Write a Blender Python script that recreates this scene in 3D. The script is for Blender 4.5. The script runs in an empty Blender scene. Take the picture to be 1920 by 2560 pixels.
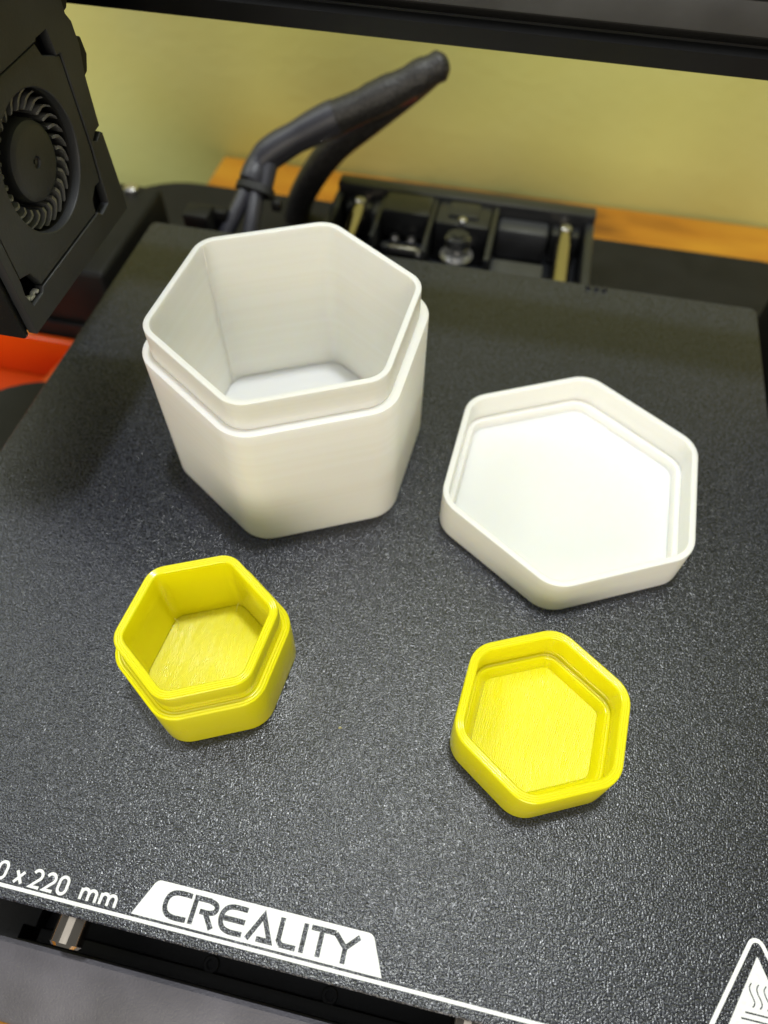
import bpy, bmesh, math, random
from mathutils import Vector, Matrix

random.seed(7)
scene = bpy.context.scene
R = math.radians
MM = 0.001

# ------------------------------------------------------------------ camera
cam_data = bpy.data.cameras.new("camera")
cam = bpy.data.objects.new("camera", cam_data)
scene.collection.objects.link(cam)
cam.location = (0.026699, -0.000153, 0.174314)
cam.rotation_euler = (R(34.104), R(-0.592), R(12.251))
cam_data.sensor_fit = 'HORIZONTAL'
cam_data.sensor_width = 36.0
cam_data.lens = 36.0 * 1791.80 / 1920.0
cam_data.clip_start = 0.01
cam_data.clip_end = 30.0
cam_data.dof.use_dof = True
cam_data.dof.focus_distance = 0.163
cam_data.dof.aperture_fstop = 14.0
scene.camera = cam

# ------------------------------------------------------------------ world (dim warm room) and lamps
world = bpy.data.worlds.new("World")
scene.world = world
world.use_nodes = True
bg = world.node_tree.nodes["Background"]
bg.inputs[0].default_value = (0.96, 0.98, 1.0, 1)
bg.inputs[1].default_value = 0.15


def area_lamp(name, loc, target, size, power, color, shape='DISK'):
    d = bpy.data.lights.new(name, 'AREA')
    d.shape = shape
    d.size = size
    d.energy = power
    d.color = color
    o = bpy.data.objects.new(name, d)
    scene.collection.objects.link(o)
    o.location = loc
    v = Vector(target) - Vector(loc)
    o.rotation_euler = v.to_track_quat('-Z', 'Y').to_euler()
    return o


area_lamp("ceiling_lamp", (0.05, 0.27, 1.6), (0.02, 0.10, 0), 0.13, 13.0, (0.94, 0.975, 1.0))
area_lamp("room_lamp", (-1.0, 0.36, 1.25), (0, 0.1, 0), 0.5, 7.5, (0.92, 0.96, 1.0))
area_lamp("ceiling_bounce", (-0.2, -0.70, 2.3), (-0.2, -0.70, 0), 2.2, 12.0, (0.97, 0.985, 1.0), 'SQUARE')  # added broad fill standing in for light off the bright ceiling
area_lamp("front_lamp", (0.15, -1.50, 0.60), (0, 0.15, 0), 1.2, 16.5, (1.0, 0.90, 0.72))

scene.view_settings.view_transform = 'Standard'
scene.view_settings.look = 'None'
scene.view_settings.exposure = 0.05
scene.view_settings.gamma = 1.0
scene.cycles.use_denoising = True
scene.cycles.max_bounces = 8


# ------------------------------------------------------------------ materials
def mat(name, color, rough=0.5, metallic=0.0, spec=0.5, sss=0.0, sss_r=(0.004, 0.003, 0.002)):
    m = bpy.data.materials.new(name)
    m.use_nodes = True
    b = m.node_tree.nodes["Principled BSDF"]
    b.inputs["Base Color"].default_value = (*color, 1)
    b.inputs["Roughness"].default_value = rough
    b.inputs["Metallic"].default_value = metallic
    b.inputs["Specular IOR Level"].default_value = spec
    if sss:
        b.inputs["Subsurface Weight"].default_value = sss
        b.inputs["Subsurface Radius"].default_value = sss_r
        b.inputs["Subsurface Scale"].default_value = 1.0
    return m


def nd(m, t, **kw):
    n = m.node_tree.nodes.new(t)
    for k, v in kw.items():
        setattr(n, k, v)
    return n


def lk(m, a, b):
    m.node_tree.links.new(a, b)


def bsdf(m):
    return m.node_tree.nodes["Principled BSDF"]


def coords(m, scale=(1, 1, 1), rot=(0, 0, 0)):
    tc = nd(m, "ShaderNodeTexCoord")
    mp = nd(m, "ShaderNodeMapping")
    mp.inputs["Scale"].default_value = scale
    mp.inputs["Rotation"].default_value = rot
    lk(m, tc.outputs["Object"], mp.inputs["Vector"])
    return mp.outputs["Vector"]


def noise(m, vec, scale, detail=2.0, rough=0.5, dist=0.0):
    n = nd(m, "ShaderNodeTexNoise")
    n.inputs["Scale"].default_value = scale
    n.inputs["Detail"].default_value = detail
    n.inputs["Roughness"].default_value = rough
    n.inputs["Distortion"].default_value = dist
    lk(m, vec, n.inputs["Vector"])
    return n.outputs["Fac"]


def ramp(m, fac, stops):
    r = nd(m, "ShaderNodeValToRGB")
    els = r.color_ramp.elements
    while len(els) < len(stops):
        els.new(0.5)
    for e, (p, c) in zip(els, stops):
        e.position = p
        e.color = (*c, 1) if len(c) == 3 else c
    lk(m, fac, r.inputs["Fac"])
    return r.outputs["Color"]


def bump(m, height, strength, dist, normal=None):
    b = nd(m, "ShaderNodeBump")
    b.inputs["Strength"].default_value = strength
    b.inputs["Distance"].default_value = dist
    lk(m, height, b.inputs["Height"])
    if normal is not None:
        lk(m, normal, b.inputs["Normal"])
    return b.outputs["Normal"]


def grainy(name, color, rough, scale, strength, dist, spec=0.5, var=0.25):
    m = mat(name, color, rough, spec=spec)
    v = coords(m)
    f = noise(m, v, scale, 2.0, 0.55)
    lk(m, bump(m, f, strength, dist), bsdf(m).inputs["Normal"])
    g = noise(m, v, 60.0, 3.0)
    lo = tuple(c * (1 - var) for c in color)
    hi = tuple(c * (1 + var) for c in color)
    lk(m, ramp(m, g, [(0.3, lo), (0.7, hi)]), bsdf(m).inputs["Base Color"])
    return m


def plate_material():
    m = mat("textured_plate", (0.02, 0.02, 0.022), 0.4, spec=0.5)
    v = coords(m)
    f1 = noise(m, v, 2550.0, 0.6, 0.5, 0.0)
    lk(m, bump(m, f1, 1.0, 0.000155), bsdf(m).inputs["Normal"])
    lk(m, ramp(m, f1, [(0.36, (0.006, 0.0065, 0.0095)), (0.54, (0.020, 0.022, 0.031)), (0.70, (0.070, 0.075, 0.098))]), bsdf(m).inputs["Base Color"])  # paler crests put the grain's sparkle into the colour
    r = nd(m, "ShaderNodeMapRange")
    r.inputs["To Min"].default_value = 0.17
    r.inputs["To Max"].default_value = 0.27
    lk(m, noise(m, v, 14.0, 4.0), r.inputs["Value"])
    lk(m, r.outputs[0], bsdf(m).inputs["Roughness"])
    return m


def print_white():
    m = mat("white_ink", (0.78, 0.79, 0.82), 0.5)
    v = coords(m)
    lk(m, bump(m, noise(m, v, 1900.0, 1.0), 0.5, 0.00008), bsdf(m).inputs["Normal"])
    lk(m, ramp(m, noise(m, v, 1250.0, 1.5), [(0.3, (0.76, 0.77, 0.80)), (0.55, (0.84, 0.85, 0.88))]), bsdf(m).inputs["Base Color"])
    return m


def white_plastic():
    m = mat("white_filament", (0.93, 0.915, 0.86), 0.42, sss=0.6, sss_r=(0.005, 0.0042, 0.0028))
    v = coords(m, (40, 40, 1500))
    v2 = coords(m, (6, 6, 420))
    h = noise(m, v, 1.0, 2.0, 0.6)
    lk(m, bump(m, h, 0.55, 0.00006), bsdf(m).inputs["Normal"])
    lk(m, ramp(m, noise(m, v2, 1.0, 3.0, 0.6), [(0.25, (0.905, 0.885, 0.82)), (0.7, (0.94, 0.93, 0.885))]), bsdf(m).inputs["Base Color"])
    return m


def white_floor():
    m = mat("white_floor_filament", (0.92, 0.91, 0.865), 0.4, sss=0.5, sss_r=(0.004, 0.0034, 0.0024))
    v = coords(m, (1, 1, 1), (0, 0, R(40)))
    w = nd(m, "ShaderNodeTexWave", wave_type='BANDS', bands_direction='X', wave_profile='SIN')
    w.inputs["Scale"].default_value = 600.0
    w.inputs["Distortion"].default_value = 1.2
    w.inputs["Detail"].default_value = 1.0
    w.inputs["Detail Scale"].default_value = 0.12
    lk(m, v, w.inputs["Vector"])
    lk(m, bump(m, w.outputs["Fac"], 0.5, 0.00005), bsdf(m).inputs["Normal"])
    return m


def yellow_wall():
    m = mat("yellow_filament", (0.83, 0.76, 0.004), 0.16, sss=0.2, sss_r=(0.003, 0.0022, 0.0005))
    v = coords(m, (60, 60, 2200))
    lk(m, bump(m, noise(m, v, 1.0, 1.5, 0.6), 0.35, 0.00005), bsdf(m).inputs["Normal"])
    return m


def glossy_coat(m, w, r):
    bsdf(m).inputs["Coat Weight"].default_value = w
    bsdf(m).inputs["Coat Roughness"].default_value = r
    return m


def yellow_floor(name, ang, patch):
    m = mat(name, (0.87, 0.80, 0.006), 0.18, sss=0.15, sss_r=(0.003, 0.0022, 0.0005))
    v = coords(m, (1, 1, 1), (0, 0, ang))
    w = nd(m, "ShaderNodeTexWave", wave_type='BANDS', bands_direction='X', wave_profile='SIN')
    w.inputs["Scale"].default_value = 730.0
    w.inputs["Distortion"].default_value = 1.0
    w.inputs["Detail"].default_value = 1.0
    w.inputs["Detail Scale"].default_value = 0.12
    lk(m, v, w.inputs["Vector"])
    n1 = bump(m, w.outputs["Fac"], 0.9, 0.00008)
    vs = coords(m, (220, 45, 1), (0, 0, ang))
    f = noise(m, vs, 3.0, 3.0, 0.6)
    n2 = bump(m, f, patch, 0.00015, n1)
    lk(m, n2, bsdf(m).inputs["Normal"])
    r = nd(m, "ShaderNodeMapRange")
    r.inputs["From Min"].default_value = 0.35
    r.inputs["From Max"].default_value = 0.65
    r.inputs["To Min"].default_value = 0.12
    r.inputs["To Max"].default_value = 0.42
    lk(m, f, r.inputs["Value"])
    lk(m, r.outputs[0], bsdf(m).inputs["Roughness"])
    return m


def wall_paint():
    m = mat("olive_paint", (0.5, 0.44, 0.13), 0.6)
    v = coords(m)
    f = noise(m, v, 5.0, 3.0, 0.5)
    lk(m, ramp(m, f, [(0.3, (0.74, 0.77, 0.21)), (0.55, (0.80, 0.85, 0.32)), (0.75, (0.73, 0.85, 0.40))]), bsdf(m).inputs["Base Color"])
    lk(m, bump(m, noise(m, v, 180.0, 3.0), 0.25, 0.0008), bsdf(m).inputs["Normal"])
    return m


def wood():
    m = mat("varnished_wood", (0.45, 0.18, 0.02), 0.38)
    v = coords(m, (3.0, 26.0, 26.0))
    f = noise(m, v, 1.0, 5.0, 0.6, 1.6)
    v2 = coords(m, (9.0, 14.0, 14.0))
    f2 = noise(m, v2, 1.0, 2.0, 0.5, 2.0)
    mx = nd(m, "ShaderNodeMath", operation='MULTIPLY_ADD')
    mx.inputs[1].default_value = 0.5
    lk(m, f2, mx.inputs[0])
    lk(m, f, mx.inputs[2])
    lk(m, ramp(m, mx.outputs[0], [(0.5, (0.14, 0.045, 0.005)), (0.68, (0.46, 0.18, 0.012)), (0.95, (0.58, 0.27, 0.02))]), bsdf(m).inputs["Base Color"])
    lk(m, bump(m, f, 0.15, 0.0005), bsdf(m).inputs["Normal"])
    return m


def sleeve():
    m = mat("braided_sleeve", (0.022, 0.021, 0.023), 0.5)
    v = coords(m)
    c = nd(m, "ShaderNodeTexVoronoi")
    c.inputs["Scale"].default_value = 900.0
    lk(m, v, c.inputs["Vector"])
    lk(m, bump(m, c.outputs["Distance"], 0.5, 0.0004), bsdf(m).inputs["Normal"])
    lk(m, ramp(m, c.outputs["Distance"], [(0.1, (0.05, 0.047, 0.046)), (0.6, (0.012, 0.011, 0.011))]), bsdf(m).inputs["Base Color"])
    return m


M = {
    'plate': plate_material(), 'ink': print_white(), 'white': white_plastic(), 'wfloor': white_floor(), 'yellow': glossy_coat(yellow_wall(), 0.5, 0.08),
    'yfloor_box': yellow_floor("yellow_floor_box", R(25), 0.3), 'yfloor_lid': yellow_floor("yellow_floor_lid", R(-22), 0.95),
    'wall': wall_paint(), 'wood': wood(), 'sleeve': sleeve(),
    'black': grainy("black_plastic", (0.010, 0.010, 0.0105), 0.5, 1600.0, 0.5, 0.0001, 0.2),
    'head': grainy("head_plastic", (0.023, 0.0245, 0.0275), 0.5, 1300.0, 0.35, 0.0001),
    'panel': grainy("powder_coat", (0.11, 0.105, 0.12), 0.45, 1900.0, 0.8, 0.00016),
    'beam': grainy("black_anodised", (0.004, 0.0043, 0.0045), 0.3, 500.0, 0.25, 0.0001, 0.35),
    'belt': grainy("rubber_belt", (0.050, 0.052, 0.054), 0.65, 900.0, 0.3, 0.0001),
    'tape': mat("smooth_heat_shrink", (0.034, 0.034, 0.045), 0.42),
    'steel': mat("steel", (0.52, 0.46, 0.38), 0.1, 1.0),
    'bright': mat("bright_steel", (0.85, 0.84, 0.82), 0.3, 1.0),
    'screw': mat("screw_steel", (0.55, 0.53, 0.50), 0.3, 1.0),
    'shelf': grainy("lit_mount_plastic", (0.045, 0.047, 0.052), 0.4, 500.0, 0.15, 0.0001, 0.5),  # paler copy of the mount plastic, light on the shelves painted in
    'mount': grainy("moulded_plastic", (0.018, 0.019, 0.021), 0.32, 500.0, 0.15, 0.0001, 0.5),
    'dark': mat("dark_inside", (0.008, 0.008, 0.008), 0.6),
    'blade': mat("fan_plastic", (0.15, 0.15, 0.15), 0.28),  # black plastic made paler, strong light on the blades painted in
    'orange': mat("orange_plastic", (0.75, 0.085, 0.003), 0.32, sss=0.15, sss_r=(0.004, 0.001, 0.0003)),
    'redwire': mat("red_wire", (0.20, 0.03, 0.035), 0.45),
    'hair': mat("pale_yellow_hair", (0.85, 0.80, 0.35), 0.3),
    'crumb': mat("dull_yellow_crumb", (0.36, 0.33, 0.14), 0.5),
    'residue': mat("pale_residue", (0.55, 0.55, 0.54), 0.5),
}


# ------------------------------------------------------------------ mesh helpers (all coordinates in millimetres, world axes)
class MB:
    def __init__(self):
        self.v, self.f = [], []

    def add(self, verts, faces):
        o = len(self.v)
        self.v += [tuple(p) for p in verts]
        self.f += [tuple(i + o for i in f) for f in faces]
        return self

    def bm(self, b):
        b.verts.index_update()
        self.add([v.co[:] for v in b.verts], [[v.index for v in f.verts] for f in b.faces])
        b.free()
        return self

    def box(self, x0, x1, y0, y1, z0, z1, bev=0.0, seg=2):
        b = bmesh.new()
        bmesh.ops.create_cube(b, size=1.0)
        for v in b.verts:
            v.co = ((x0 + x1) / 2 + v.co.x * (x1 - x0), (y0 + y1) / 2 + v.co.y * (y1 - y0), (z0 + z1) / 2 + v.co.z * (z1 - z0))
        if bev:
            bmesh.ops.bevel(b, geom=list(b.edges), offset=bev, segments=seg, affect='EDGES', profile=0.5)
        return self.bm(b)

    def loft(self, rings, close_start=True, close_end=True, closed_profile=False):
        n = len(rings[0])
        vs, fs = [], []
        for r in rings:
            vs += r
        m = len(rings)
        for k in range(m if closed_profile else m - 1):
            a, c = k * n, ((k + 1) % m) * n
            for i in range(n):
                j = (i + 1) % n
                fs.append((a + i, a + j, c + j, c + i))
        if not closed_profile:
            if close_start:
                fs.append(tuple(reversed(range(n))))
            if close_end:
                fs.append(tuple(range((m - 1) * n, m * n)))
        return self.add(vs, fs)

    def cyl(self, c, axis, profile, n=24):
        """profile: (distance along axis, radius) pairs from the base point c"""
        ax = Vector(axis).normalized()
        q = ax.to_track_quat('Z', 'Y')
        rings = []
        for d, r in profile:
            rings.append([tuple(Vector(c) + q @ Vector((r * math.cos(2 * math.pi * i / n), r * math.sin(2 * math.pi * i / n), d))) for i in range(n)])
        return self.loft(rings)

    def tube(self, pts, radii, n=14, flat=1.0):
        P = [Vector(p) for p in pts]
        up = Vector((0, 0, 1))
        rings = []
        for i, p in enumerate(P):
            t = (P[min(i + 1, len(P) - 1)] - P[max(i - 1, 0)]).normalized()
            s = t.cross(up)
            if s.length < 1e-3:
                s = Vector((1, 0, 0))
            s.normalize()
            u = s.cross(t)
            r = radii[i] if isinstance(radii, (list, tuple)) else radii
            rings.append([tuple(p + s * (r * math.cos(2 * math.pi * k / n)) + u * (r * flat * math.sin(2 * math.pi * k / n))) for k in range(n)])
        return self.loft(rings)

    def prism(self, poly, z0, z1):
        return self.loft([[(x, y, z0) for x, y in poly], [(x, y, z1) for x, y in poly]])


def spline(ctrl, per=8):
    """Catmull-Rom through the points (tuples of any length)"""
    out = []
    n = len(ctrl)
    for i in range(n - 1):
        p0, p1, p2, p3 = ctrl[max(i - 1, 0)], ctrl[i], ctrl[i + 1], ctrl[min(i + 2, n - 1)]
        for k in range(per):
            t = k / per
            out.append(tuple(0.5 * (2 * b + (c - a) * t + (2 * a - 5 * b + 4 * c - d) * t * t + (3 * b - a - 3 * c + d) * t ** 3) for a, b, c, d in zip(p0, p1, p2, p3)))
    out.append(tuple(ctrl[-1]))
    return out


def round_poly(pts, r, n=6):
    """polygon with its corners rounded by radius r"""
    out = []
    N = len(pts)
    for i in range(N):
        p, a, b = Vector(pts[i]), Vector(pts[i - 1]), Vector(pts[(i + 1) % N])
        da, db = (a - p).normalized(), (b - p).normalized()
        ang = da.angle(db)
        rr = r[i] if isinstance(r, (list, tuple)) else r
        if rr < 1e-6:
            out.append(tuple(p))
            continue
        d = rr / math.tan(ang / 2)
        c = p + (da + db).normalized() * (rr / math.sin(ang / 2))
        s, e = p + da * d - c, p + db * d - c
        a0 = math.atan2(s.y, s.x)
        sw = math.atan2(e.y, e.x) - a0
        while sw > math.pi:
            sw -= 2 * math.pi
        while sw < -math.pi:
            sw += 2 * math.pi
        for k in range(n + 1):
            t = a0 + sw * k / n
            out.append((c.x + rr * math.cos(t), c.y + rr * math.sin(t)))
    return out


def finish(mesh, angle=35):
    mesh.polygons.foreach_set("use_smooth", [True] * len(mesh.polygons))
    mesh.set_sharp_from_angle(angle=R(angle))
    mesh.update()


ORIG = {}


def root_of(o):
    while o.parent:
        o = o.parent
    return o


def part(name, mb, material, parent, label=None, angle=35):
    """one mesh object; vertices in world millimetres, stored relative to the root thing's origin"""
    o0 = ORIG[root_of(parent).name] if parent else (0, 0, 0)
    me = bpy.data.meshes.new(name)
    me.from_pydata([((x - o0[0]) * MM, (y - o0[1]) * MM, (z - o0[2]) * MM) for x, y, z in mb.v], [], mb.f)
    b = bmesh.new()
    b.from_mesh(me)
    bmesh.ops.recalc_face_normals(b, faces=b.faces)
    b.to_mesh(me)
    b.free()
    finish(me, angle)
    o = bpy.data.objects.new(name, me)
    scene.collection.objects.link(o)
    me.materials.append(M[material])
    if parent:
        o.parent = parent
    if label:
        o["label"] = label
    return o


def thing(name, label, cat, loc, group=None):
    o = bpy.data.objects.new(name, None)
    o.empty_display_size = 0.01
    scene.collection.objects.link(o)
    o.location = [c * MM for c in loc]
    ORIG[o.name] = loc
    o["label"] = label
    o["category"] = cat
    if group:
        o["group"] = group
    return o


def flat_mesh(loops, depth, bevel=0.0):
    """filled outline with holes (first loop outer), in local XY, extruded +-depth; returns verts, faces"""
    cu = bpy.data.curves.new("tmp", 'CURVE')
    cu.dimensions = '2D'
    cu.fill_mode = 'BOTH'
    cu.extrude = depth
    cu.bevel_depth = bevel
    cu.bevel_resolution = 2
    if bevel:
        cu.offset = -bevel
    for lp in loops:
        s = cu.splines.new('POLY')
        s.points.add(len(lp) - 1)
        for p, (x, y) in zip(s.points, lp):
            p.co = (x, y, 0, 1)
        s.use_cyclic_u = True
    ob = bpy.data.objects.new("tmp", cu)
    scene.collection.objects.link(ob)
    dg = bpy.context.evaluated_depsgraph_get()
    me = bpy.data.meshes.new_from_object(ob.evaluated_get(dg))
    v = [tuple(x.co) for x in me.vertices]
    f = [tuple(p.vertices) for p in me.polygons]
    bpy.data.objects.remove(ob)
    bpy.data.curves.remove(cu)
    bpy.data.meshes.remove(me)
    return v, f


def side_plate(loops, x0, x1, bevel=0.0):
    """outline given in (y, z), thickness from x0 to x1"""
    v, f = flat_mesh(loops, (x1 - x0) / 2 - bevel, bevel)
    xm = (x0 + x1) / 2
    return MB().add([(c + xm, a, b) for a, b, c in v], f)


def ribbon(mb, pts, w, z0, z1, cyclic=False):
    """flat stroke of width w along a 2D polyline, from z0 to z1"""
    n = len(pts)
    L_, R_ = [], []
    for i in range(n):
        p = Vector(pts[i])
        a = Vector(pts[i - 1]) if (i > 0 or cyclic) else None
        b = Vector(pts[(i + 1) % n]) if (i < n - 1 or cyclic) else None
        d1 = (p - a).normalized() if a is not None else (b - p).normalized()
        d2 = (b - p).normalized() if b is not None else d1
        t = (d1 + d2).normalized()
        nrm = Vector((-t.y, t.x))
        k = w / 2 / max(0.45, nrm.dot(Vector((-d1.y, d1.x))))
        L_.append(tuple(p + nrm * k))
        R_.append(tuple(p - nrm * k))
    vs = [(x, y, z) for z in (z0, z1) for x, y in L_ + R_]
    N = 2 * n
    fs = []
    for i in range(n if cyclic else n - 1):
        j = (i + 1) % n
        fs += [(N + i, N + j, N + n + j, N + n + i), (i, n + i, n + j, j), (i, j, N + j, N + i), (n + i, N + n + i, N + n + j, n + j)]
    if not cyclic:
        fs += [(0, N, N + n, n), (n - 1, 2 * n - 1, N + 2 * n - 1, N + n - 1)]
    mb.add(vs, fs)


def arc(cx, cy, r, a0, a1, n=16):
    return [(cx + r * math.cos(R(a0 + (a1 - a0) * i / n)), cy + r * math.sin(R(a0 + (a1 - a0) * i / n))) for i in range(n + 1)]


def circle(cx, cy, r, n=48):
    return [(cx + r * math.cos(2 * math.pi * i / n), cy + r * math.sin(2 * math.pi * i / n)) for i in range(n)]


# ------------------------------------------------------------------ the setting: wall and table
o = part("wall", MB().box(-1500, 1500, 427, 447, -600, 2400), 'wall', None)
o["kind"] = "structure"

table = thing("table", "orange brown varnished wooden table carrying the printer", "table", (0, 200, -85))
part("plank", MB().box(-170, 700, 341, 425, -107, -85, 1.2), 'wood', table)
part("plank", MB().box(-520, 700, 218, 340, -107, -85, 1.2), 'wood', table)
part("plank", MB().box(-520, 700, 95, 217, -107, -85, 1.2), 'wood', table)
part("plank", MB().box(-520, 700, -28, 94, -107, -85, 1.2), 'wood', table)
part("plank", MB().box(-520, 700, -151, -29, -107, -85, 1.2), 'wood', table)
for x in (-480, 660):
    part("leg", MB().box(x - 25, x + 25, -120, -70, -700, -107.5, 2), 'wood', table)
    part("leg", MB().box(x - 25, x + 25, 270, 320, -700, -107.5, 2), 'wood', table)

# ------------------------------------------------------------------ printer frame: base, rear axis mount, rods, columns
pf = thing("printer_frame", "black printer base and columns beneath the textured build plate", "printer", (0, 200, -85))
part("base_slab", MB().prism(round_poly([(-190, 218), (190, 218), (190, 338), (-190, 338)], [6, 6, 42, 42], 10), -82, -50), 'black', pf)
part("base_spine", MB().box(-66, 66, -4, 217.5, -82, -55, 0.3), 'black', pf)
pad = round_poly([(-188, -22), (-70, -22), (-70, -4.2), (-66.5, -4.2), (-66.5, 184), (-188, 184)], [30, 0, 0, 0, 0, 38], 10)  # front end runs forward as a dark stand-in for shaded table wood
part("base_wing", MB().prism(pad, -82, -50), 'black', pf)
part("base_wing", MB().prism([(-x, y) for x, y in reversed(pad)], -82, -50), 'black', pf)
for sx in (-1, 1):
    for y in (20, 300):
        part("foot", MB().cyl((sx * 55, y, -85), (0, 0, 1), [(0, 9), (3.2, 9)]), 'dark', pf)
# front cover of the Y axis
fp = MB()
prof = [(-7.6, -38.5), (-8.6, -38.1), (-23.6, -43.0), (-24.6, -44.2), (-25.2, -80), (-7.6, -80)]
fp.loft([[(x, y, z) for y, z in prof] for x in (-69.5, 69.5)])
part("front_cover", fp, 'panel', pf, "grey powder coated front cover below the plate edge")
fb = part("front_bar", MB().box(-66, 66, -7.4, -4.2, -82, -53, 0.1), 'dark', pf)
for x, y in ((-18.1, -2.4), (14.9, -2.4)):
    s = MB().cyl((x, y, -55), (0, 0, 1), [(-0.5, 2.2), (0.5, 2.2), (0.7, 2.0), (0.7, 1.2), (-0.2, 1.1)], 20)
    part("screw", s, 'black', fb)
for sx in (-1, 1):
    part("rod_holder", MB().box(sx * 48.6 - 7, sx * 48.6 + 7, 3, 14, -52, -33, 0.8), 'black', pf)
    part("linear_rod", MB().cyl((sx * 48.6, -6.3, -28.2), (0, 1, 0), [(0, 3.2), (0.7, 4), (317, 4), (318, 3.2)], 28), 'steel', pf, "polished steel guide rod")
# rear axis mount
rm = MB()
rm.box(-61, 61, 309, 317, -49.5, -20, 1.2)
rm.box(-61, -57, 262, 308.5, -49.5, -23, 1.0)
rm.box(57, 61, 262, 308.5, -49.5, -23, 1.0)
rm.box(-56.5, 56.5, 262, 308.5, -49.5, -42, 0.5)
mount = part("axis_mount", rm, 'mount', pf, "black plastic axis mount with pockets and two rod ends")
part("rib", MB().box(-38, -36, 275, 308.5, -41.5, -22, 0.5), 'mount', mount)
part("rib", MB().box(-13.5, -11.5, 268, 308.5, -41.5, -21, 0.5), 'mount', mount)
part("rib", MB().box(14.5, 17, 268, 308.5, -41.5, -21, 0.5), 'mount', mount)
part("bridge_cover", MB().box(-35.8, -13.7, 293, 308.6, -34, -20.4, 0.8), 'mount', mount)
part("center_block", MB().box(-11, 14, 291, 308.6, -41, -21.5, 1.2), 'mount', mount)
part("shelf", MB().box(17.5, 41, 298, 308.6, -41, -25.5, 2.0), 'shelf', mount)
part("shelf", MB().box(17.5, 41, 263, 279, -41, -27.0, 1.5), 'shelf', mount)
part("shelf", MB().box(-42, -38.5, 297, 308.6, -41, -25, 1.5), 'shelf', mount)
for x in (-48.6, 48.6):
    part("rod_clamp", MB().box(x - 6.5, x + 6.5, 300, 308, -41, -25.5, 1.4), 'mount', mount)
    part("screw", MB().cyl((x, 304, -25.5), (0, 0, 1), [(0, 2.6), (1.4, 2.6), (1.9, 2.0)], 18), 'screw', mount)
part("screw", MB().cyl((1.6, 293.6, -21.5), (0, 0, 1), [(0, 2.0), (1.2, 2.0), (1.8, 1.2)], 18), 'screw', mount)
part("block_inset", MB().box(-5.5, 8.5, 296, 307, -22, -20.2, 0.6), 'mount', mount)
pul = MB().cyl((1.2, 284.2, -33), (0, 0, 1), [(0, 7.5), (1.0, 7.5), (1.0, 5.4), (5.0, 5.4), (5.0, 5.0), (5.8, 5.0), (5.8, 5.4), (9.6, 5.4), (9.6, 5.0)], 28)
part("pulley_cap", MB().cyl((1.2, 284.2, -23.3), (0, 0, 1), [(0, 5.2), (0.9, 5.2), (1.2, 4.8), (1.2, 2.8), (2.0, 2.6)], 28), 'mount', mount)
part("idler_pulley", pul, 'bright', mount, "shiny steel idler pulley")
sw = part("limit_switch", MB().box(-33, -15, 284, 291, -40, -34, 0.8).box(-34, -30, 280, 284, -41, -30, 0.8), 'mount', mount)
part("switch_lever", MB().box(-33, -17, 281, 283.4, -33.5, -30.5, 0.5), 'screw', sw)
for x, y in ((-29, 290), (-21, 290), (-15.5, 281)):
    part("screw", MB().cyl((x, y, -34), (0, 0, 1), [(0, 2.3), (2.2, 2.3), (3.2, 1.4)], 18), 'screw', sw)
for sx in (-1, 1):
    b = MB().box(-190 if sx < 0 else 140, -140 if sx < 0 else 190, 220, 286, -49.8, -20, 2.4, 3)
    ft = part("column_foot", b, 'black', pf)
    part("screw", MB().cyl((sx * 152.5, 280, -20), (0, 0, 1), [(0, 3.4), (1.8, 3.4), (2.8, 2.2)], 20), 'screw', ft)
    part("column", MB().box(-188 if sx < 0 else 166, -166 if sx < 0 else 188, 222, 244, -20.5, 330, 1.0), 'beam', pf)

# ------------------------------------------------------------------ moving bed carriage under the plate
bc = thing("bed_carriage", "black metal heated bed directly under the build plate", "heated bed", (0, 116, -30))
part("heater_plate", MB().box(-115.5, 115.5, 1.6, 231.5, -5.2, -1.9, 0.4), 'black', bc)
part("carriage_frame", MB().box(-62, 62, 50, 185, -17, -11, 1), 'black', bc)
for x in (-85, 85):
    for y in (28, 205):
        part("spacer", MB().cyl((x, y, -17), (0, 0, 1), [(0, 4), (11.5, 4)], 16), 'dark', bc)
part("carriage_arm", MB().box(-95, 95, 22, 34, -22, -17.3, 0.8).box(-95, 95, 199, 211, -22, -17.3, 0.8).box(-20, 20, 34.2, 198.8, -22, -17.3, 0.8), 'black', bc)
for sx in (-1, 1):
    for y in (75, 160):
        part("bearing_block", MB().box(sx * 48.6 - 10, sx * 48.6 + 10, y - 15, y + 15, -35.5, -17.4, 1.5), 'black', bc)

# ------------------------------------------------------------------ build plate with its print
bp = thing("build_plate", "dark grey textured build plate with white lettering, under four printed hexagons", "build plate", (0, 116.7, -1.5))
sheet = MB()
out = round_poly([(-117.5, 0), (117.5, 0), (117.5, 233.3), (-117.5, 233.3)], 2.5, 5)
inn = round_poly([(-117.2, 0.3), (117.2, 0.3), (117.2, 233.0), (-117.2, 233.0)], 2.3, 5)
sheet.loft([[(x, y, -1.6) for x, y in out], [(x, y, -0.3) for x, y in out], [(x, y, 0) for x, y in inn]])
part("sheet", sheet, 'plate', bp, angle=20)
for x in (56.5, 59.6, 62.5):
    part("locating_pin", MB().cyl((x, 231.6, 0), (0, 0, 1), [(-0.6, 1.0), (0.7, 1.0), (1.1, 0.6)], 14), 'dark', bp)
Z0 = 0.004
bl = MB()
ribbon(bl, [(-110, 2.4), (110, 2.4)], 0.72, Z0, Z0 + 0.03)
part("border_line", bl, 'ink', bp, "thin white line along the front edge")
badge_out = round_poly([(-27.2, 3.25), (27.3, 3.25), (24.0, 10.55), (-24.0, 10.55)], [0.05, 0.05, 1.6, 1.6], 6)
badge = part("logo_badge", MB().prism(badge_out, Z0, Z0 + 0.03), 'ink', bp, "white trapezoid badge reading CREALITY")
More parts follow.
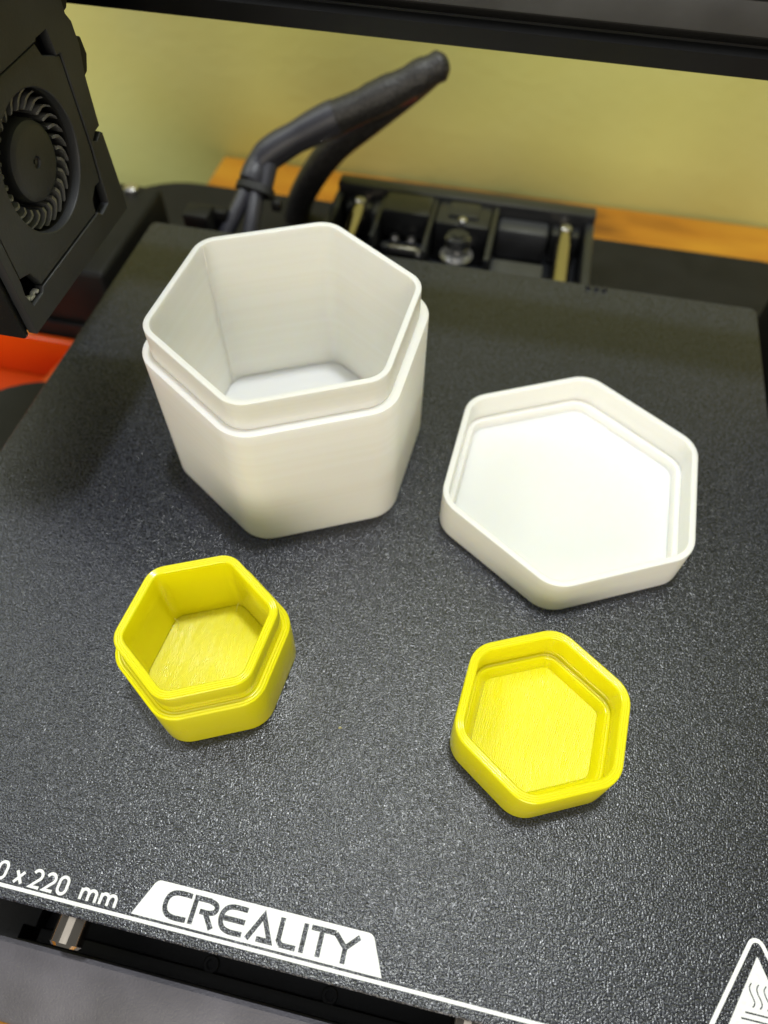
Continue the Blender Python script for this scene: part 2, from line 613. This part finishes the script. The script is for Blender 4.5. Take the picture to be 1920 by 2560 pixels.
W_ = 1.02
letters = [
    ("C", [(spline([(-15.5, 9.05), (-18.6, 9.05), (-20.2, 8.35), (-20.75, 6.75), (-20.2, 5.15), (-18.6, 4.45), (-15.5, 4.45)], 4), W_)]),
    ("R", [([(-14.45, 4.0), (-14.45, 9.05)] + spline([(-11.4, 9.05), (-10.0, 8.6), (-9.65, 7.85), (-10.0, 7.1), (-11.2, 6.72)], 4) + [(-13.1, 6.72)], W_), ([(-11.75, 6.6), (-9.75, 4.0)], W_ * 1.05)]),
    ("E", [(spline([(-3.0, 9.05), (-6.1, 9.05), (-7.7, 8.35), (-8.3, 6.75), (-7.7, 5.15), (-6.1, 4.45), (-3.1, 4.45)], 4), W_), ([(-7.9, 6.72), (-3.0, 6.72)], W_)]),
    ("A", [([(-1.95, 4.05), (0.65, 8.9), (3.0, 4.45), (0.1, 4.45)], W_)]),
    ("L", [([(4.75, 9.4), (4.75, 5.2), (5.4, 4.45), (8.6, 4.45)], W_)]),
    ("I", [([(9.85, 9.4), (9.85, 4.0)], W_)]),
    ("T", [([(11.05, 9.0), (16.3, 9.0)], W_), ([(13.4, 8.7), (13.4, 4.0)], W_)]),
    ("Y", [([(16.3, 9.0), (18.75, 6.8), (21.4, 9.3)], W_), ([(18.75, 7.0), (18.75, 3.95)], W_)]),
]
for ch, strokes in letters:
    mb = MB()
    for k, (pts, w) in enumerate(strokes):
        ribbon(mb, pts, w, Z0 + 0.031, Z0 + 0.045 + 0.006 * k)
    part("letter", mb, 'plate', badge)

# size print "220 x 220 mm" as open strokes
TW = 0.62


def glyph(ch, x, y):
    if ch == '0':
        return [(arc(x + 1.15, y + 2.35, 0.95, 0, 180, 10) + arc(x + 1.15, y + 0.98, 0.95, 180, 360, 10), True)], 2.3
    if ch == '2':
        return [(arc(x + 1.1, y + 2.32, 0.98, 160, -35, 10) + [(x + 0.15, y + 0.02), (x + 2.2, y + 0.02)], False)], 2.25
    if ch == 'x':
        return [([(x, y), (x + 1.75, y + 2.3)], False), ([(x, y + 2.3), (x + 1.75, y)], False)], 1.75
    if ch == 'm':
        return [([(x, y), (x, y + 2.15)], False), ([(x, y + 1.2)] + arc(x + 0.85, y + 1.3, 0.82, 165, 10, 8) + [(x + 1.7, y)], False),
                ([(x + 1.7, y + 1.2)] + arc(x + 2.55, y + 1.3, 0.82, 165, 10, 8) + [(x + 3.4, y)], False)], 3.4
    return [], 1.5


size_text = part("size_print", MB().box(-42.0, -41.95, 3.3, 3.35, Z0, Z0 + 0.002), 'ink', bp, "white print giving the bed size in millimetres")
for ch, x in (('2', -65.0), ('2', -62.0), ('0', -59.0), ('x', -54.5), ('2', -50.8), ('2', -47.7), ('0', -44.75), ('m', -39.1), ('m', -34.6)):
    st, _w = glyph(ch, x, 3.42)
    mb = MB()
    for k, (pts, cyc) in enumerate(st):
        ribbon(mb, pts, TW, Z0, Z0 + 0.03 + 0.006 * k, cyc)
    part("letter", mb, 'ink', size_text)

# hot surface warning triangle (its right half lies beyond the picture)
cx = 102.75


def outline_tri(apex_y, base_y, half, r):
    return round_poly([(cx, apex_y), (cx - half, base_y), (cx + half, base_y)], r, 6)


tr = MB()
ribbon(tr, outline_tri(28.2, 5.6, 11.9, 1.5), 0.85, Z0, Z0 + 0.03, True)
tri = part("warning_triangle", tr, 'ink', bp, "white triangular hot surface warning")
part("triangle_field", MB().prism(outline_tri(23.6, 7.0, 8.1, 0.15), Z0, Z0 + 0.03), 'ink', tri)
for dx in (-1.55, -0.1, 1.35):
    mb = MB()
    ribbon(mb, spline([(cx + dx + 0.05, 18.5), (cx + dx - 0.4, 17.75), (cx + dx - 0.25, 16.85), (cx + dx + 0.4, 15.5), (cx + dx + 0.4, 14.8), (cx + dx, 14.3)], 4), 0.24, Z0 + 0.031, Z0 + 0.045)
    part("heat_wave", mb, 'plate', tri)
for y, h in ((13.2, 3.05), (12.05, 3.9)):
    mb = MB()
    ribbon(mb, [(cx - h, y), (cx + h, y)], 0.3, Z0 + 0.031, Z0 + 0.045)
    part("bar", mb, 'plate', tri)


# ------------------------------------------------------------------ printed hexagonal boxes and lids
def hexring(c, rot, Rc, r, z, n=7):
    """rounded hexagon ring: Rc is the circumradius of the sharp hexagon, r the corner radius"""
    pts = [(c[0] + Rc * math.cos(rot + k * math.pi / 3), c[1] + Rc * math.sin(rot + k * math.pi / 3)) for k in range(6)]
    return [(x, y, z) for x, y in round_poly(pts, max(r, 0.3), n)]


K = 2 / math.sqrt(3)      # apothem step -> circumradius step


def shell(c, rot, R0, r0, prof, closed=False):
    """prof: (inset from the outer face, z)"""
    return [hexring(c, rot, R0 - i * K, r0 - i, z) for i, z in prof]


def rim_beads(i0, i1, z, n, h):
    """bead lines of the last printed layer between two insets"""
    out = []
    w = (i1 - i0) / n
    for k in range(n):
        for s in (0.08, 0.5, 0.92):
            out.append((i0 + w * (k + s), z - (h if s != 0.5 else 0)))
    return out


def hex_box(name, label, group, c, rot, R0, Rn, zt, zl, wall, r0, floor_z, mats, beads, floor_r):
    t = thing(name, label, "box", (c[0], c[1], 0))
    neck = (R0 - Rn) / K
    i_in = neck + wall
    body = [(0.35, 0.02), (0.0, 0.5), (0.0, zl - 0.3), (0.1, zl - 0.08)] + rim_beads(0.15, neck + 0.2, zl, beads[0], beads[1]) + [(neck + 0.4, zl - 0.3)]
    part("body", MB().loft(shell(c, rot, R0, r0, body), True, False), mats[0], t)
    rim = [(neck + 0.06, zl - 0.4), (neck, zl + 0.15), (neck, zt - 0.25)] + rim_beads(neck + 0.06, i_in - 0.06, zt, beads[2], beads[3]) + [(i_in, zt - 0.25), (i_in, zl), (i_in, zl * 0.5), (i_in, floor_z - 0.3)]
    part("rim", MB().loft(shell(c, rot, R0, r0, rim), False, False), mats[0], t)
    fl = [(i_in + 0.1, 0.6), (i_in + 0.1, floor_z - 0.02), (i_in + 0.5, floor_z)]
    part("floor", MB().loft(shell(c, rot, R0, r0, fl)), mats[1], t)
    return t


def hex_lid(name, label, c, rot, R0, zt, zl, wall, step, slope, r0, floor_z, mats, beads):
    t = thing(name, label, "lid", (c[0], c[1], 0))
    body = [(0.35, 0.02), (0.0, 0.5), (0.0, zt - 0.25)] + rim_beads(0.06, wall - 0.06, zt, beads[2], beads[3]) + [(wall, zt - 0.25), (wall, zl - 0.4)]
    part("side_wall", MB().loft(shell(c, rot, R0, r0, body), True, False), mats[0], t)
    led = [(wall - 0.1, zl - 0.1)] + rim_beads(wall - 0.08, wall + step - 0.05, zl, beads[0], beads[1]) + [(wall + step, zl - 0.3), (wall + step + slope, floor_z + 0.2), (wall + step + slope, floor_z - 0.3)]
    part("inner_ledge", MB().loft(shell(c, rot, R0, r0, led), False, False), mats[0], t)
    fl = [(wall + step + slope - 0.1, 0.6), (wall + step + slope - 0.1, floor_z)]
    part("floor", MB().loft(shell(c, rot, R0, r0, fl)), mats[1], t)
    return t


wbx = hex_box("hexagonal_box", "tall cream white hexagonal box standing open with a stepped rim", None,
              (-27.2, 136.7), R(26.54), 39.43, 36.65, 53.75, 45.1, 1.6, 10.0, 1.8, ('white', 'wfloor'), (1, 0.03, 1, 0.05), 0)
wld = hex_lid("hexagonal_lid", "large white hexagonal lid lying upside down beside the white box",
              (54.4, 132.0), R(26.98), 39.43, 13.76, 5.0, 1.7, 1.6, 0.5, 9.0, 2.0, ('white', 'wfloor'), (1, 0.03, 1, 0.05))
ybx = hex_box("hexagonal_box", "small bright yellow hexagonal box standing open on the textured plate", None,
              (-28.6, 60.3), R(24.99), 21.76, 19.42, 24.24, 16.25, 2.1, 7.4, 1.6, ('yellow', 'yfloor_box'), (3, 0.14, 4, 0.1), 0)
yld = hex_lid("hexagonal_lid", "small bright yellow hexagonal lid lying upside down on the textured plate",
              (52.35, 60.5), R(24.99), 21.76, 14.45, 5.8, 2.15, 1.5, 1.3, 7.2, 3.2, ('yellow', 'yfloor_lid'), (2, 0.14, 4, 0.1))

# vertical layer seam in one inner corner of the white box
sx_, sy_ = -27.2 + 33.4 * math.cos(R(26.54 + 122)), 136.7 + 33.4 * math.sin(R(26.54 + 122))
part("layer_seam", MB().tube([(sx_, sy_, 2 + k * 5.1) for k in range(11)], [0.22 + 0.05 * math.sin(3 * k) for k in range(11)], 8), 'white', wbx)

# stray filament hairs inside the yellow prints
for root, pts in ((ybx, [(-40.8, 66.5, 2.5), (-40.2, 66.9, 5.0), (-40.9, 67.2, 7.0)]), (ybx, [(-27.5, 74.3, 2.5), (-27.0, 74.2, 5), (-26.2, 74.6, 7.5)]),
                  (ybx, [(-15.8, 67.5, 8), (-16.4, 66.6, 6.6), (-15.9, 65.4, 7.2)]), (yld, [(53.2, 78.2, 4.5), (53.4, 77.4, 7.0), (53.0, 77.0, 8.5)])):
    part("filament_hair", MB().tube(spline(pts, 4), 0.07, 6), 'hair', root)
sc_ = thing("filament_scrap", "tiny yellow filament crumb on the plate between the yellow box and lid", "scrap", (6.5, 51, 0))
part("crumb", MB().tube(spline([(6.1, 50.8, 0.3), (6.5, 51.1, 0.4), (6.9, 51.0, 0.3)], 3), [0.10, 0.18, 0.23, 0.25, 0.23, 0.18, 0.10], 8), 'crumb', sc_)

# ------------------------------------------------------------------ print head
ph = thing("print_head", "matte black print head with a round blower fan on its side", "print head", (-115, 136, 50))
cy, cz, FR = 135.7, 84.0, 14.75
XF = -80.0
# shroud side: frame round the blower, with slots and clip notches along its rear edge
outer = [(110.0, 56.4), (162.0, 56.3), (162.2, 62.6), (161.5, 77.6), (160.6, 78.3), (158.2, 77.2), (156.4, 78.0), (158.4, 79.3), (161.1, 79.5), (161.8, 91.4), (163.3, 97.0),
         (163.0, 102.0), (161.6, 104.0), (161.6, 150.0), (110.0, 150.0)]
seam = [(112.6, 69.2), (112.0, 66.0), (113.2, 62.2), (117.6, 62.4), (118.6, 63.5), (148.6, 63.5), (150.2, 62.0), (154.3, 62.7), (154.5, 68.4), (155.2, 77.6), (155.2, 98.6), (153.4, 98.8), (152.8, 104.3), (148.2, 104.3), (147.9, 103.9), (112.6, 103.9)]
part("shroud_side", side_plate([outer, seam], XF - 2.4, XF, 0.22), 'head', ph)
blow_out = [(112.95, 69.6), (114.2, 69.2), (116.6, 68.4), (118.6, 64.0), (148.0, 63.9), (148.6, 67.0), (151.4, 69.0), (154.0, 68.8), (154.8, 77.7), (154.8, 98.2), (148.8, 100.8), (147.6, 103.5), (112.95, 103.5)]
face = part("blower_face", side_plate([blow_out, circle(cy, cz, FR, 64)], XF - 2.6, XF - 0.25, 0.3), 'head', ph)
ring = MB().loft([[(x, cy + r * math.cos(2 * math.pi * i / 64), cz + r * math.sin(2 * math.pi * i / 64)) for i in range(64)] for x, r in ((XF - 2.3, FR + 0.1), (XF - 12, FR + 0.5))], False, True)
part("fan_cavity", ring, 'dark', ph)
fan = part("blower_fan", MB().cyl((XF - 12.5, cy, cz), (1, 0, 0), [(0, 14.4), (0.8, 14.4), (0.8, 8.7), (8.8, 8.7), (10.0, 8.35), (10.55, 7.6), (10.7, 7.0), (10.7, 1.35), (10.1, 1.2), (10.1, 0.5), (10.45, 0.45), (10.45, 0.05)], 64), 'head', ph)
# one curved blade, shared by all
bm_ = MB()
secs = []
for s in range(5):
    u = s / 4
    r = 10.3 + 4.0 * u
    a = 0.05 * u - 0.30 * u * u
    secs.append((r, a))
vv, ff = [], []
for x in (-8.5, 0.0):
    for r, a in secs:
        for th in (-0.36, 0.36):
            aa = a + th / r
            vv.append((x - (0.5 if x == 0 and r < 10.5 else 0), r * math.cos(aa), r * math.sin(aa)))
n5 = 5
for s in range(4):
    i = s * 2
    ff += [(i, i + 1, i + 3, i + 2), (10 + i, 10 + i + 2, 10 + i + 3, 10 + i + 1), (i, i + 2, 10 + i + 2, 10 + i), (i + 1, 10 + i + 1, 10 + i + 3, i + 3)]
ff += [(0, 10, 11, 1), (8, 9, 19, 18)]
bme = bpy.data.meshes.new("blade")
bme.from_pydata([tuple(c * MM for c in p) for p in vv], [], ff)
bb = bmesh.new()
bb.from_mesh(bme)
bmesh.ops.recalc_face_normals(bb, faces=bb.faces)
bb.to_mesh(bme)
bb.free()
finish(bme, 40)
bme.materials.append(M['blade'])
o0 = ORIG[ph.name]
for k in range(28):
    b = bpy.data.objects.new("blade", bme)
    scene.collection.objects.link(b)
    b.parent = fan
    b.location = ((XF - 2.9 - o0[0]) * MM, (cy - o0[1]) * MM, (cz - o0[2]) * MM)
    b.rotation_euler = (2 * math.pi * k / 28, 0, 0)
# rest of the housing: front cover, inside, top, rear plate with clips
part("housing", MB().box(-146, -93.5, 111.5, 160.5, 58.5, 150, 1.0), 'dark', ph)
part("front_shroud", MB().box(-148, XF - 2.45, 108.2, 110.2, 55.6, 150, 0.6), 'black', ph)
part("bottom_shroud", MB().box(-148, XF - 2.45, 110.4, 161.5, 56.5, 58.3, 0.3), 'black', ph)
part("rear_shroud", MB().box(-148, XF - 2.45, 159.5, 161.4, 58.5, 150, 0.4), 'head', ph)
part("clip", side_plate([round_poly([(161.0, 89.6), (164.6, 90.6), (166.6, 93.6), (166.0, 97.6), (162.2, 99.0)], 0.6, 4)], XF - 5.5, XF - 0.9, 0.3), 'black', ph)
part("clip", side_plate([round_poly([(161.0, 103.2), (164.6, 103.8), (167.2, 106.5), (167.0, 114), (161, 114)], 0.6, 4)], XF - 5.5, XF - 1.2, 0.3), 'black', ph)
part("latch", MB().box(XF - 2.2, XF - 0.35, 154.9, 157.2, 74.6, 76.6, 0.25).box(XF - 2.3, XF - 0.5, 152.4, 154.4, 72.4, 74.0, 0.2), 'black', ph)
part("slot_floor", MB().box(XF - 4.6, XF - 3.4, 147, 156, 60.6, 70, 0.2), 'dark', ph)
part("slot_floor", MB().box(XF - 4.6, XF - 3.4, 147, 154, 96, 105, 0.2), 'dark', ph)
rs = MB()
for k in range(5):
    a, b_ = 113.2 + k * 0.85, 62.4 + random.uniform(0, 0.6)
    rs.box(XF - 2.4, XF - 0.9 + random.uniform(-0.4, 0.2), a, a + 1.2, b_, b_ + random.uniform(0.6, 1.5), 0.3)
part("filament_residue", rs, 'residue', ph, "pale melted filament residue in the lower slot")
part("carriage", MB().box(-146, -108, 161.6, 201, 62, 140, 1.5), 'black', ph)
part("nozzle", MB().cyl((-118, 132, 44), (0, 0, 1), [(0, 0.6), (2.5, 3), (5, 3), (5, 7), (12.4, 7)], 20), 'screw', ph)

# ------------------------------------------------------------------ gantry beam
gb = thing("gantry_beam", "black slotted aluminium beam spanning above the build plate", "beam", (0, 200, 93))
Y0, ZB = 202.0, 88.9
bprof = [(0, 0.3), (0.3, 0), (20, 0), (20, 20), (0.3, 20), (0, 19.7), (0, 17.2), (1.0, 16.4), (1.0, 16.2), (6.0, 16.2), (6.0, 6.6), (2.0, 6.6), (2.0, 6.0), (0.9, 5.3), (0, 4.7)]
part("extrusion", MB().loft([[(x, Y0 + a, ZB + b) for a, b in bprof] for x in (-165, 165)]), 'beam', gb, angle=25)
part("drive_belt", MB().box(-160, 160, Y0 + 0.6, Y0 + 1.8, ZB + 8.9, ZB + 16.1, 0.2), 'belt', gb, "flat grey rubber belt running in the slot")
for sx in (-1, 1):
    part("beam_bracket", MB().box(-192 if sx < 0 else 165.3, -165.3 if sx < 0 else 192, Y0 - 3, Y0 + 26, ZB - 12, ZB + 32, 1.5), 'black', gb)

# ------------------------------------------------------------------ bed cable loop behind the bed
bcb = thing("bed_cable", "black braided cable looping up behind the build plate", "cable", (-88, 258, -12))
up_pts = [(-96, 243, -9, 5.6), (-90, 258, -3.5, 5.4), (-86.5, 267, 0.5, 5.6), (-82.5, 276, 7.6, 5.8), (-64, 284, 17.6, 6.2), (-40, 291, 28.2, 6.5), (-24, 296.5, 35.6, 6.1), (-15.4, 300, 39.6, 5.6), (-13.8, 301, 40.2, 4.6)]
sp = [(x, y, z, r * (1 + 0.05 * math.sin(0.9 * i) + random.uniform(-0.025, 0.025))) for i, (x, y, z, r) in enumerate(spline(up_pts, 7))]
cut = 4 * 7
part("heat_shrink", MB().tube([p[:3] for p in sp[14:cut + 4]], [p[3] + 0.35 for p in sp[14:cut + 4]], 18), 'tape', bcb)
part("sleeve", MB().tube([p[:3] for p in sp[cut:]], [p[3] for p in sp[cut:]], 18), 'sleeve', bcb)
dn = spline([(-15.5, 301.5, 37.5, 4.0), (-25, 304.5, 29.5, 5.6), (-44, 308, 12.5, 6.4), (-60, 311, -2.5, 6.6), (-72, 315, -18, 6.6), (-83, 319, -37, 6.6), (-87, 320, -50, 6.6)], 7)
part("sleeve", MB().tube([p[:3] for p in dn], [p[3] for p in dn], 18), 'sleeve', bcb)
rw = spline([(-24, 297, 30.5), (-42, 298.5, 20.0), (-60, 300, 8.5)], 6)
part("red_wire", MB().tube(rw, 3.0, 12), 'redwire', bcb)
for a, b_ in (((-88.5, 263, -1.5), (-96.5, 243, -17)), ((-83.8, 264, -1.0), (-84.0, 243, -17))):
    part("wire_leg", MB().tube(spline([a, tuple((x + y) / 2 + d for x, y, d in zip(a, b_, (0.5, 0, 0.8))), b_], 6), 3.3, 14), 'tape', bcb)
for a, b_ in (((-86.0, 264.5, -1.2), (-83.7, 273, 6.6)), ((-81.0, 265.5, -0.5), (-80.0, 274, 6.8))):
    part("wire_leg", MB().tube([a, b_], 3.5, 14), 'tape', bcb)
tie = MB()
d_ax = Vector((4, 20, 14)).normalized()
q = d_ax.to_track_quat('Z', 'Y')
tie.loft([[tuple(Vector((-84.9, 265.2, -0.8)) + q @ Vector((7.8 * rx * math.cos(t * math.pi / 12), 4.7 * rx * math.sin(t * math.pi / 12), h))) for t in range(24)] for rx, h in ((1.0, -1.5), (1.13, -1.5), (1.13, 1.5), (1.0, 1.5))], closed_profile=True)
tie.box(-77.5, -73.5, 262, 266, -8, -3.5, 0.6)
part("cable_tie", tie, 'dark', bcb)
part("cable_clamp", MB().box(-109, -98, 242, 251, -20, -1.0, 1.0).box(-106, -93, 249.5, 254, -12, -3.0, 0.8), 'black', bcb)

# ------------------------------------------------------------------ orange tray at the left of the base
ot = thing("storage_tray", "open glossy orange plastic tray beside the printer base", "tray", (-230, 190, -85))
part("tray_wall", MB().box(-330, -100, 213, 216.5, -84.8, -57, 0.8), 'orange', ot)
part("tray_wall", MB().box(-330, -100, 150, 153, -84.8, -57, 0.8), 'orange', ot)
part("tray_wall", MB().box(-330, -327, 153.2, 212.8, -84.8, -57, 0.8), 'orange', ot)
part("tray_wall", MB().box(-103, -100, 153.2, 212.8, -84.8, -57, 0.8), 'orange', ot)
part("tray_floor", MB().box(-326.8, -103.2, 153.2, 212.8, -84.8, -82.5), 'orange', ot)
dv = MB().add([(-176, 153.5, -82), (-173, 153.5, -82), (-165, 212.5, -82), (-168, 212.5, -82), (-176, 153.5, -62), (-173, 153.5, -62), (-165, 212.5, -62), (-168, 212.5, -62)],
              [(0, 1, 2, 3), (4, 7, 6, 5), (0, 4, 5, 1), (1, 5, 6, 2), (2, 6, 7, 3), (3, 7, 4, 0)])
part("divider", dv, 'orange', ot)
